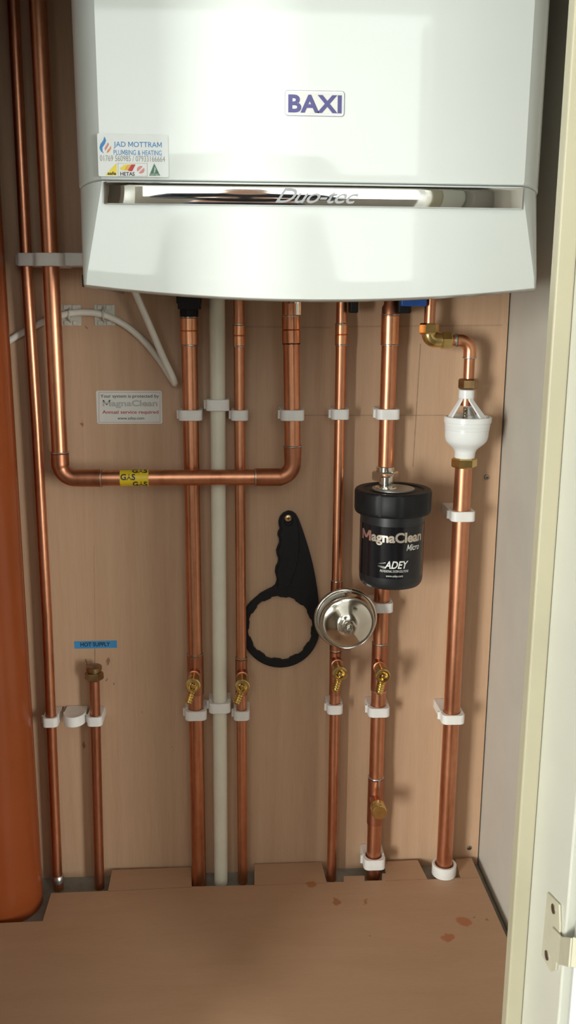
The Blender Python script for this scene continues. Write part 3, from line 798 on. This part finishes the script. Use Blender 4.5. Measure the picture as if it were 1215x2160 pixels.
# empty clip between two low clips
q = P(153, 1524, -.045)
ec = thing('pipe_clip', 'empty rounded white clip between the two lower left clips', 'clip', (q.x, 0, q.z), G)
out = [(-.0155, 0), (.0155, 0)]+[(.0165*math.cos(R_(a)), -.024-.022*math.sin(R_(a))) for a in range(0, 181, 12)]
mbx = MB().prism(out, lambda u, v, d: (q.x+u, v-.0005, q.z+d), -.008, .0065); obj('body', mbx, 'clip', ec, True, 40, .001)
rim = [(.0165*math.cos(R_(a)), -.024-.022*math.sin(R_(a))) for a in range(0, 181, 12)]; rin = [(x*.84, (y+.024)*.84-.024) for x, y in rim]
obj('rim', MB().prism(rim+rin[::-1], lambda u, v, d: (q.x+u, v-.0005, q.z+d), .0065, .008), 'clip', ec, True, 40)
# collar round the discharge pipe at the floor
cq = LD.z(.006)
o = obj('pipe_collar', MB().lathe([(.0150, 0), (.0185, 0), (.0190, .001), (.0190, .017), (.0182, .018), (.0150, .018), (.0146, .016), (.0146, .001), (.0150, 0)], (cq.x, cq.y, .0005), (0, 0, 1), 40, False), 'white_plastic', at=(cq.x, cq.y, 0))
tag(o, 'white plastic collar round the rightmost pipe at the floor board', 'collar')

# ------------------------------------------------------------------ magnetic filter
FY = -.098
cT = P(828, 1055, FY); cB = P(825, 1180, FY)
FR = (P(893, 1160, FY).x-P(758, 1160, FY).x)/2*.985
fx = (P(893, 1160, FY).x+P(758, 1160, FY).x)/2
CR = (P(909.5, 1060, FY).x-P(746.5, 1060, FY).x)/2*.985
fz = lambda py, r=FR: P(826, py, FY-r).z
fil = thing('magnetic_filter', 'black cylindrical magnetic filter with white lettering on the pipe', 'filter', (fx, FY, fz(1250)))
zb, ztp = fz(1249), fz(1100)
can = obj('canister', MB().lathe([(.001, zb), (FR*.80, zb), (FR*.91, zb+.0015), (FR*.97, zb+.005), (FR*.995, zb+.010), (FR, zb+.02), (FR, ztp+.004)], (fx, FY, 0), (0, 0, 1), 72), 'black_satin', fil)
zl0, zl1 = fz(1222), fz(1113)
lab = MB(); V = []; F = []; n = 40
for k in range(n+1):
    a = R_(-160+230*k/n); 
    for z in (zl0, zl1):
        V.append((fx+(FR+.0003)*math.sin(a), FY-(FR+.0003)*math.cos(a), z))
for k in range(n): F.append((2*k, 2*k+2, 2*k+3, 2*k+1))
lb_ = obj('label_wrap', lab.add(V, F), 'black_gloss', can, True, 60); lb_['label'] = 'glossy black wrap round the filter'
def cyl(px0, px1, ptop, pbot, sl=0):
    rr = FR+.0007
    ua = max(-.999, min(.999, (P(px0, (ptop+pbot)/2, FY-FR*.7).x-fx)/rr)); ub = max(-.999, min(.999, (P(px1, (ptop+pbot)/2, FY-FR*.7).x-fx)/rr))
    a0, a1 = math.asin(ua), math.asin(ub); am = (a0+a1)/2
    z0, z1 = P(826, pbot, FY-FR).z, P(826, ptop, FY-FR).z
    def f(u, v):
        a = a0+(a1-a0)*u; return (fx+rr*math.sin(a), FY-rr*math.cos(a), z0+(z1-z0)*v+sl*(a-am))
    return f
obj('lettering', text_mb(MB(), 'M', cyl(768.5, 783, 1124, 1146), .034), 'ink_red_reflection', can, False)
obj('lettering', text_mb(MB(), 'agnaClean', cyl(783.5, 888.5, 1124, 1152), .036, 0, 1.0), 'ink_silver', can, False)
obj('lettering', text_mb(MB(), 'Micro', cyl(854, 883, 1150, 1163), .01, .3), 'ink_white', can, False)
mb = text_mb(MB(), 'ADEY', cyl(808, 858, 1184, 1200), .022, .28); text_mb(mb, 'PROFESSIONAL SYSTEM SOLUTIONS', cyl(799, 858, 1203, 1208), 0, .3); text_mb(mb, 'www.adey.com', cyl(811, 846, 1213, 1219), 0, .2)
cf = cyl(794, 812, 1184, 1200)
for (v0, u0, u1, v1) in ((.30, 0, .9, .12), (.58, .1, .9, .72), (.18, .05, .8, -.02)):
    pts = [cf(u0+(u1-u0)*k/8, v0+(v1-v0)*(k/8)**1.5) for k in range(9)]; p2 = [(x, y, z+.0009*(k/8)) for k, (x, y, z) in enumerate(pts)]
    mb.add(pts+p2[::-1], [tuple(range(18))])
obj('lettering', mb, 'ink_white', can, False)
# screw cap with shallow grip panels
zc0 = P(826, 1096, FY-CR).z; zc1 = P(826, 1046, FY-CR).z
prof = [(CR*.90, zc0-.0005), (CR*.965, zc0), (CR*.99, zc0+.002), (CR, zc0+.005), (CR, zc1-.003), (CR*.975, zc1-.0008), (CR*.95, zc1), (CR*.80, zc1-.0005), (CR*.78, zc1-.002), (CR*.62, zc1-.002), (CR*.60, zc1-.0008), (.001, zc1-.0008)]
seg = 96; V = []; F = []
for (r, h) in prof:
    for k in range(seg):
        a = 2*PI*k/seg; g = 0
        if abs(r-CR) < 1e-6 and (k % 8) in (0,): g = .0012
        V.append((fx+(r-g)*math.cos(a), FY+(r-g)*math.sin(a), h))
for i in range(len(prof)-1):
    for k in range(seg): F.append((i*seg+k, i*seg+(k+1) % seg, (i+1)*seg+(k+1) % seg, (i+1)*seg+k))
F.append(tuple((len(prof)-1)*seg+k for k in range(seg))); F.append(tuple(range(seg)))
obj('screw_cap', MB().add(V, F), 'black', fil, True, 35)
obj('cap_disc', MB().lathe([(CR*.55, 0), (CR*.55, .0012), (CR*.52, .0016), (.001, .0016)], (fx, FY, zc1-.0008), (0, 0, 1), 48), 'disc', fil)
st = P(813, 1030, FY+.01)
tx = P(814, 1025, FY).x
obj('inlet_stem', MB().lathe([(.015, 0), (.0145, .0015), (.0095, .002), (.0095, .015), (.0080, .0165), (.0001, .017)], (tx, FY, zc1+.0010), (0, 0, 1), 28), 'nickel', fil)
# union nut and elbow joining filter and pipe
c5 = L5.py(1012, .016)
obj('union_nut', MB().hexnut((c5.x, c5.y, c5.z-.004), (0, 0, 1), .019, .014, .2), 'nickel', fil, True, 25)
obj('union_sleeve', MB().lathe([(.0135, 0), (.0135, .006), (.0115, .007)], (c5.x, c5.y, c5.z+.0102), (0, 0, 1), 30), 'nickel', fil)
obj('bridge', MB().tube([(c5.x+.001, c5.y-.0118, zc1-.012), (fx, FY+CR*.8, zc1-.012)], .011, 24), 'nickel', fil)
obj('bleed_screw', MB().lathe([(.0035, 0), (.0048, .001), (.0048, .006)], (P(818, 1250, FY).x, FY-FR*.35, zb-.0055), (0, 0, 1), 16), 'nickel', fil)

# ------------------------------------------------------------------ round steel vessel
VY = -.085
vc = P(729, 1304, VY+.016); VR = 67/1900*((RW.transposed()@(vc-CAM)).z)
ves = thing('expansion_vessel', 'round polished steel vessel beside the black spanner', 'vessel', (vc.x, VY+.02, vc.z))
ax = (0, -1, 0); b0 = Vector((vc.x, VY+.022, vc.z))
obj('shell', MB().lathe([(.012, -.004), (VR*.86, .0), (VR*.96, .003), (VR, .006), (VR*.985, .0085), (VR*.94, .0095), (VR*.90, .0092), (VR*.885, .011), (VR*.865, .024), (VR*.84, .0262), (VR*.80, .0255), (VR*.74, .0262), (VR*.55, .0310), (VR*.40, .0365), (VR*.30, .0390), (.001, .0400)], b0, ax, 72), 'steel', ves, True, 50)
obj('valve_nut', MB().hexnut(b0+Vector((0, -.038, 0)), ax, .0110, .008, .3), 'nickel', ves, True, 25)
vs_ = obj('valve_stem', MB().lathe([(.0085, 0), (.0085, .003), (.0078, .0042), (.0052, .0045), (.0052, .0015), (.0038, .0015), (.0038, .016), (.0032, .0175), (.0001, .0178)], b0+Vector((0, -.0460, 0)), ax, 28), 'nickel', ves, True, 35)
V = []; F = []; n = 20
for k in range(n+1):
    a = R_(95+95*k/n)
    for r, h in ((VR*.8855, .0120), (VR*.869, .0228)):
        V.append(b0+Vector(((r+.0003)*math.cos(a), -h, (r+.0003)*math.sin(a))))
for k in range(n): F.append((2*k, 2*k+1, 2*k+3, 2*k+2))
obj('paper_label', MB().add(V, F), 'ink_light', ves, True, 60)
obj('neck', MB().lathe([(.010, 0), (.010, .04)], (vc.x-.006, L4.py(1300).y-.006, vc.z), ax, 24), 'nickel', ves)

# ------------------------------------------------------------------ spanner hanging on the wall
SY = -.0015; TH = .007
cx, cy, ro, ri = 590.5, 1321.5, 82.5, 68
outl = [(608, 1075.5), (617, 1077.5), (624, 1083), (629, 1092), (635, 1108), (641, 1125), (650, 1153), (658, 1183), (664, 1212), (668, 1238), (671, 1262), (673, 1290)]
outl += [(cx+ro*math.cos(R_(a)), cy+ro*math.sin(R_(a))) for a in range(-8, 226, 6)]
outl += [(548, 1250), (562, 1242), (573, 1237), (580, 1231), (583.5, 1221), (582, 1212), (579.5, 1203), (581, 1193), (585.5, 1184), (586.5, 1175), (583, 1166), (582, 1158), (585, 1150), (588.5, 1142), (588, 1133), (585, 1126), (586, 1119), (590, 1113), (587.5, 1106), (587, 1097), (590, 1088), (597, 1080)]
hole = []
for k in range(96):
    a = 2*PI*k/96; rr = ri-(2.6 if (k % 8) < 4 else 0); hole.append((cx+rr*math.cos(a), cy+rr*math.sin(a)))
def ring_prism(outl, holes, Y0, Y1):
    bm = bmesh.new(); es = []
    for loop in [outl]+holes:
        vs = [bm.verts.new((P(x, y, 0).x, Y0, P(x, y, 0).z)) for x, y in loop]
        es += [bm.edges.new((vs[i], vs[(i+1) % len(vs)])) for i in range(len(vs))]
    bmesh.ops.triangle_fill(bm, use_beauty=True, use_dissolve=False, edges=es)
    r = bmesh.ops.extrude_face_region(bm, geom=list(bm.faces)[:])
    bmesh.ops.translate(bm, verts=[e for e in r['geom'] if isinstance(e, bmesh.types.BMVert)], vec=(0, Y1-Y0, 0))
    bm.verts.ensure_lookup_table(); bm.verts.index_update()
    mb = MB().add([v.co.copy() for v in bm.verts], [tuple(v.index for v in f.verts) for f in bm.faces]); bm.free(); return mb
spn = thing('spanner', 'black plastic ring spanner hanging on a screw', 'spanner', P(608, 1093, 0))
hang = [(608+5*math.cos(R_(a)), 1094+5*math.sin(R_(a))) for a in range(0, 360, 30)]
mb = ring_prism(outl, [hole, hang], SY, SY-TH)
obj('body', mb, 'black', spn, True, 40, .0006)
grip = [(608, 1079), (616, 1081), (622, 1087), (626, 1097), (629.5, 1120), (630, 1150), (627, 1180), (620, 1205), (610, 1232), (590, 1238), (584, 1236), (587, 1221), (585, 1212), (583, 1203), (585, 1194), (589, 1184), (590, 1175), (587, 1166), (586, 1158), (589, 1150), (592, 1142), (591.5, 1133), (589, 1126), (590, 1119), (594, 1112), (591, 1105), (591, 1096), (594, 1088), (600, 1082)]
mb = ring_prism(grip, [[(608+9*math.cos(R_(a)), 1096+10*math.sin(R_(a))) for a in range(0, 360, 24)]], SY-TH, SY-TH-.0022)
obj('grip', mb, 'black', spn, True, 40, .0006)
def screw(px, py, Y, r, label, mat='screw', L=.012):
    c = P(px, py, Y-.001); t = thing('screw', label, 'screw', (c.x, Y, c.z))
    h = obj('head', MB().lathe([(r*.55, .001), (r, -.0004), (r, -.0012), (r*.8, -.0020), (.0001, -.0024)], (c.x, Y, c.z), (0, 1, 0), 24), mat, t)
    k = r*.55
    obj('cross_slot', MB().box(c.x-k, c.x+k, Y-.0027, Y-.0015, c.z-k*.2, c.z+k*.2).box(c.x-k*.2, c.x+k*.2, Y-.00275, Y-.0015, c.z-k, c.z+k), 'dark', h, False)
    if L: obj('shank', MB().lathe([(r*.45, 0), (r*.45, L)], (c.x, Y, c.z), (0, 1, 0), 16), mat, t)
    return t
screw(608, 1093, -.0115, .0050, 'yellow cross-head screw holding up the black spanner', 'screw_brass', .0113)
screw(1027, 1007, -.0003, .0038, 'small screw in the wall panel below the tundish shadow', 'screw', 0)
screw(990, 1789, -.0003, .0038, 'small screw in the bottom right corner of the wall panel', 'screw', 0)

# ------------------------------------------------------------------ stickers on the wall
a, b = P(205, 894, 0), P(341, 824, 0)
ws = obj('sticker', MB().prism(rrect(a.x, b.x, a.z, b.z, .003), lambda u, v, d: (u, -d, v), .0001, .0005), 'paper', None, False, at=((a.x+b.x)/2, 0, a.z))
tag(ws, 'white service sticker with red and grey lettering on the wood panel', 'sticker')
Yw = -.0008
def wst(mat, *it, **k): return stx(mat, *it, Y=Yw, parent=ws, **k)
i0 = [(209, 827.5), (337, 827), (337.7, 890.5), (211, 891)]
def frame_px(x0, x1, y0, y1, w=.8): return [[(x0, y0), (x1, y0), (x1, y0+w), (x0, y0+w)], [(x0, y1-w), (x1, y1-w), (x1, y1), (x0, y1)], [(x0, y0), (x0+w, y0), (x0+w, y1), (x0, y1)], [(x1-w, y0), (x1, y0), (x1, y1), (x1-w, y1)]]
wst('ink_pink', *frame_px(208.5, 338, 827.3, 891, .7), name='border')
wst('ink', ('Your system is protected by', 212, 335, 832, 841, .004))
wst('ink_light', ('MagnaClean', 217, 332, 844, 861, .03))
wst('ink_red', ('Annual service required', 216, 334, 865.5, 875, .012))
wst('ink', ('www.adey.com', 248, 304, 879, 887, .003))
a, b = P(157.5, 1368, 0), P(246.5, 1351, 0); sl = P(246, 1350, 0).z-P(157, 1352, 0).z
bl = obj('label', MB().prism([(a.x, a.z), (b.x, a.z+sl*.7), (b.x, b.z), (a.x, b.z-sl*.7)], lambda u, v, d: (u, -d, v), .0001, .0005), 'blue_label', None, False, at=((a.x+b.x)/2, 0, a.z))
tag(bl, 'blue label reading HOT SUPPLY above the capped pipe', 'label')
obj('lettering', text_mb(MB(), 'HOT SUPPLY', flat(170, 232, 1354.5, 1364, Yw), .022), 'ink', bl, False)

# ------------------------------------------------------------------ white cable and its mounts
CY = -.0062
cp_ = [P(x, y, CY) for x, y in ((-12, 740), (27, 714), (60, 695), (100, 675), (140, 662.5), (180, 659), (220, 665), (262, 685), (300, 716), (333, 755))]
cp_ += [P(356, 790, -.010), P(367, 806, -.016), P(368.5, 807, -.024), P(362, 790, -.030), P(342, 748, -.034), P(318, 692, -.040), P(290, 628, -.05), P(268, 575, -.06)]
o = obj('cable', MB().tube(spline(cp_, 8), .0046, 16), 'cable', at=cp_[12]); tag(o, 'white flex looping across the wall panel and up behind the boiler', 'cable')
for i, (x, lb2) in enumerate(((150, 'square cable mount beside the gas pipe, left of the two'), (221, 'square cable mount nearer the boiler, right of the two'))):
    c = P(x, 665, 0); hw = .0142
    t = thing('cable_mount', lb2, 'cable mount', (c.x, 0, c.z), 'cable mounts on the wood panel')
    obj('base', MB().prism(rrect(c.x-hw, c.x+hw, c.z-hw, c.z+hw, .0015), lambda u, v, d: (u, -d, v), .0001, .0016), 'tie_base', t, True, 35, .0004)
    for sx_ in (-1, 1):
        for sz_ in (-1, 1):
            obj('saddle_lug', MB().prism(rrect(c.x+sx_*.006-.0035, c.x+sx_*.006+.0035, c.z+sz_*.0105-.0030, c.z+sz_*.0105+.0030, .001), lambda u, v, d: (u, -d, v), .0016, .0038), 'tie_base', t, True, 35, .0004)
    obj('tie', MB().tube([(c.x-.001, -.0017, c.z+.0095+.002*i), (c.x-.001, -.0105, c.z+.0055), (c.x-.001, -.0118, c.z), (c.x-.001, -.0105, c.z-.0045), (c.x-.001, -.0017, c.z-.009)], .0013, 8), 'tie_base', t)

# ------------------------------------------------------------------ hinge on the lining
def PJ(px, py): return PX(px, py, JX)
hp = [(1159, 1882), (1184, 1908), (1186, 1958), (1177, 2046), (1166, 2049), (1147, 2014), (1152, 1960)]
hg = thing('hinge', 'painted hinge with two screws on the white door lining', 'hinge', PJ(1166, 2014))
q = [PJ(*p) for p in hp]
obj('leaf', MB().prism([(v.y, v.z) for v in q], lambda u, v, d: (JX-d, u, v), .0002, .0022), 'paint_hinge', hg, True, 35, .0005)
q0, q1 = PJ(1178, 1962), PJ(1173, 2018); za, zb2 = PJ(1190, 1970).z, PJ(1184, 2026).z
arm = MB().prism([(q0.y+.004, q0.z), (YJ-.002, za), (YJ-.002, zb2), (q1.y+.004, q1.z)], lambda u, v, d: (JX-d, u, v), .0022, .0042)
zc_, zd_ = P(1204, 1978, YJ-.033).z, P(1204, 2040, YJ-.033).z
pe = dpt(-.0022, 0, .0322)
arm.add([(x-o, y, z) for o in (0, .0018) for x, y, z in ((JX-.0024, YJ-.001, za), (pe[0], pe[1], zc_), (pe[0], pe[1], zd_), (JX-.0024, YJ-.001, zb2))],
        [(0, 1, 2, 3), (7, 6, 5, 4), (0, 4, 5, 1), (1, 5, 6, 2), (2, 6, 7, 3), (3, 7, 4, 0)])
arm.prism([(-.0022, zc_), (.06, zc_-.004), (.06, zd_+.004), (-.0022, zd_)], dpt, .0303, .0322)
obj('arm', arm, 'paint_hinge', hg, True, 35, .0006)
for px, py in ((1173, 1917), (1159, 2015)):
    c = PJ(px, py); obj('screw', MB().lathe([(.0042, 0), (.0040, .0008), (.0001, .0012)], (JX-.0022, c.y, c.z), (-1, 0, 0), 16), 'screw', hg)

# ------------------------------------------------------------------ the photographer, standing in the room behind the camera (mirrored in the boiler front)
M['skin'] = plain('skin', (.50, .30, .22), .5, 0, .05, 20)
M['jumper'] = plain('dark_jumper', (.018, .020, .028), .9, 0, .2, 120)
M['jeans'] = plain('dark_jeans', (.02, .026, .045), .9, 0, .2, 120)
M['hair'] = plain('dark_hair', (.03, .02, .013), .7, 0, .3, 200)
M['shoe'] = plain('shoe_leather', (.02, .015, .012), .5, 0, .2, 60)
PXc, PYc, PZ0 = .01, -1.78, -.419
per = thing('person', 'person in dark jumper holding up a phone, mirrored in the boiler front', 'person', (PXc, PYc, PZ0))
def skin_obj(name, verts, edges, radii, mat, root=0, sub=2, at=None):
    me = bpy.data.meshes.new(name); o = bpy.data.objects.new(name, me); C.objects.link(o)
    me.from_pydata([Vector(v) for v in verts], edges, []); me.materials.append(M[mat])
    o.modifiers.new('skin', 'SKIN'); 
    if not me.skin_vertices: me.attributes.new('x', 'FLOAT', 'POINT')
    bm = bmesh.new(); bm.from_mesh(me); ly = bm.verts.layers.skin.verify(); bm.verts.ensure_lookup_table()
    for i, v in enumerate(bm.verts):
        r = radii[i]; v[ly].radius = r if isinstance(r, tuple) else (r, r); v[ly].use_root = (i == root)
    bm.to_mesh(me); bm.free()
    for p in o.modifiers: p.use_smooth_shade = True
    s_ = o.modifiers.new('sub', 'SUBSURF'); s_.levels = sub; s_.render_levels = sub
    o.parent = per; return o
V = [(0, 0, .93), (0, .01, 1.08), (0, .0, 1.24), (0, 0, 1.40), (0, .01, 1.49), (0, .025, 1.56), (0, .03, 1.64), (0, .03, 1.70)]
R = [(.155, .11), (.14, .10), (.165, .115), (.13, .09), (.058, .058), (.072, .085), (.076, .095), (.055, .07)]
E_ = [(i, i+1) for i in range(7)]
def limb(start, pts, rs):
    prev = start
    for p, r in zip(pts, rs): V.append(p); R.append(r); E_.append((prev, len(V)-1)); prev = len(V)-1
    return prev
for sx_ in (-1, 1):
    limb(0, [(sx_*.10, 0, .86), (sx_*.11, .015, .50), (sx_*.115, -.01, .10), (sx_*.12, .03, .045), (sx_*.13, .15, .03)], [.088, .058, .042, .038, .03])
for sx_ in (-1, 1):
    wr = limb(3, [(sx_*.175, 0, 1.40), (sx_*.235, .06, 1.16), (sx_*.075, .33, 1.245)], [.055, .042, .028])
    pal = limb(wr, [(sx_*.058, .385, 1.262)], [(.030, .016)])
    for k in range(4):
        z = 1.285-.019*k
        limb(pal, [(sx_*.052, .405, z), (sx_*.034, .432-.002*k, z+.002), (sx_*.014, .434, z+.003)], [.0095, .0085, .007])
    limb(pal, [(sx_*.045, .392, 1.232), (sx_*.026, .405, 1.225), (sx_*.010, .408, 1.230)], [.011, .0095, .008])
skin_obj('body', V, E_, R, 'skin')
tor = [(0, 0, .94), (0, .01, 1.08), (0, 0, 1.24), (0, 0, 1.40), (0, .008, 1.46)]; tr = [(.172, .125), (.158, .115), (.182, .13), (.145, .105), (.072, .068)]
te = [(0, 1), (1, 2), (2, 3), (3, 4)]
for sx_ in (-1, 1):
    n0 = len(tor); tor += [(sx_*.18, 0, 1.40), (sx_*.238, .06, 1.16), (sx_*.095, .30, 1.238)]; tr += [.068, .055, .038]; te += [(3, n0), (n0, n0+1), (n0+1, n0+2)]
skin_obj('jumper', tor, te, tr, 'jumper')
tv = [(0, 0, .98), (0, 0, .90)]; tr = [(.165, .12), (.16, .115)]; te = [(0, 1)]
for sx_ in (-1, 1):
    n0 = len(tv); tv += [(sx_*.10, 0, .82), (sx_*.11, .015, .50), (sx_*.115, -.005, .09)]; tr += [.102, .072, .060]; te += [(1, n0), (n0, n0+1), (n0+1, n0+2)]
skin_obj('trousers', tv, te, tr, 'jeans')
skin_obj('hair', [(0, -.035, 1.60), (0, -.02, 1.68), (0, .02, 1.735)], [(0, 1), (1, 2)], [(.066, .05), (.074, .06), (.06, .05)], 'hair')
for sx_ in (-1, 1): skin_obj('shoe', [(sx_*.118, -.03, .045), (sx_*.122, .06, .038), (sx_*.132, .17, .032)], [(0, 1), (1, 2)], [(.042, .042), (.045, .036), (.04, .03)], 'shoe')
hd = ORG[per.name]
for sx_ in (-1, 1):
    obj('eye', MB().lathe([(.0001, -.011), (.008, -.008), (.011, 0), (.008, .008), (.0001, .011)], hd+Vector((sx_*.031, .112, 1.635)), (0, 1, 0), 16), 'ink_white', per)
    obj('ear', MB().lathe([(.0001, -.008), (.016, -.005), (.024, 0), (.016, .005), (.0001, .008)], hd+Vector((sx_*.078, .02, 1.62)), (1, .2, 0), 16), 'skin', per)
obj('nose', MB().tube([hd+Vector((0, .115, 1.64)), hd+Vector((0, .132, 1.60)), hd+Vector((0, .118, 1.588))], [.007, .013, .010], 12), 'skin', per)
obj('mouth', MB().tube([hd+Vector((-.022, .103, 1.560)), hd+Vector((0, .112, 1.558)), hd+Vector((.022, .103, 1.560))], [.003, .006, .003], 10), 'ink_pink', per)
pc = hd+Vector((0, .425, 1.262))
ph = obj('phone', MB().prism(rrect(-.034, .034, -.066, .066, .008), lambda u, v, d: (pc.x+u, pc.y+d, pc.z+v), 0, .009), 'black_satin', None, True, 40, .001, at=pc)
tag(ph, 'black phone held up in front of the dark jumper', 'phone')
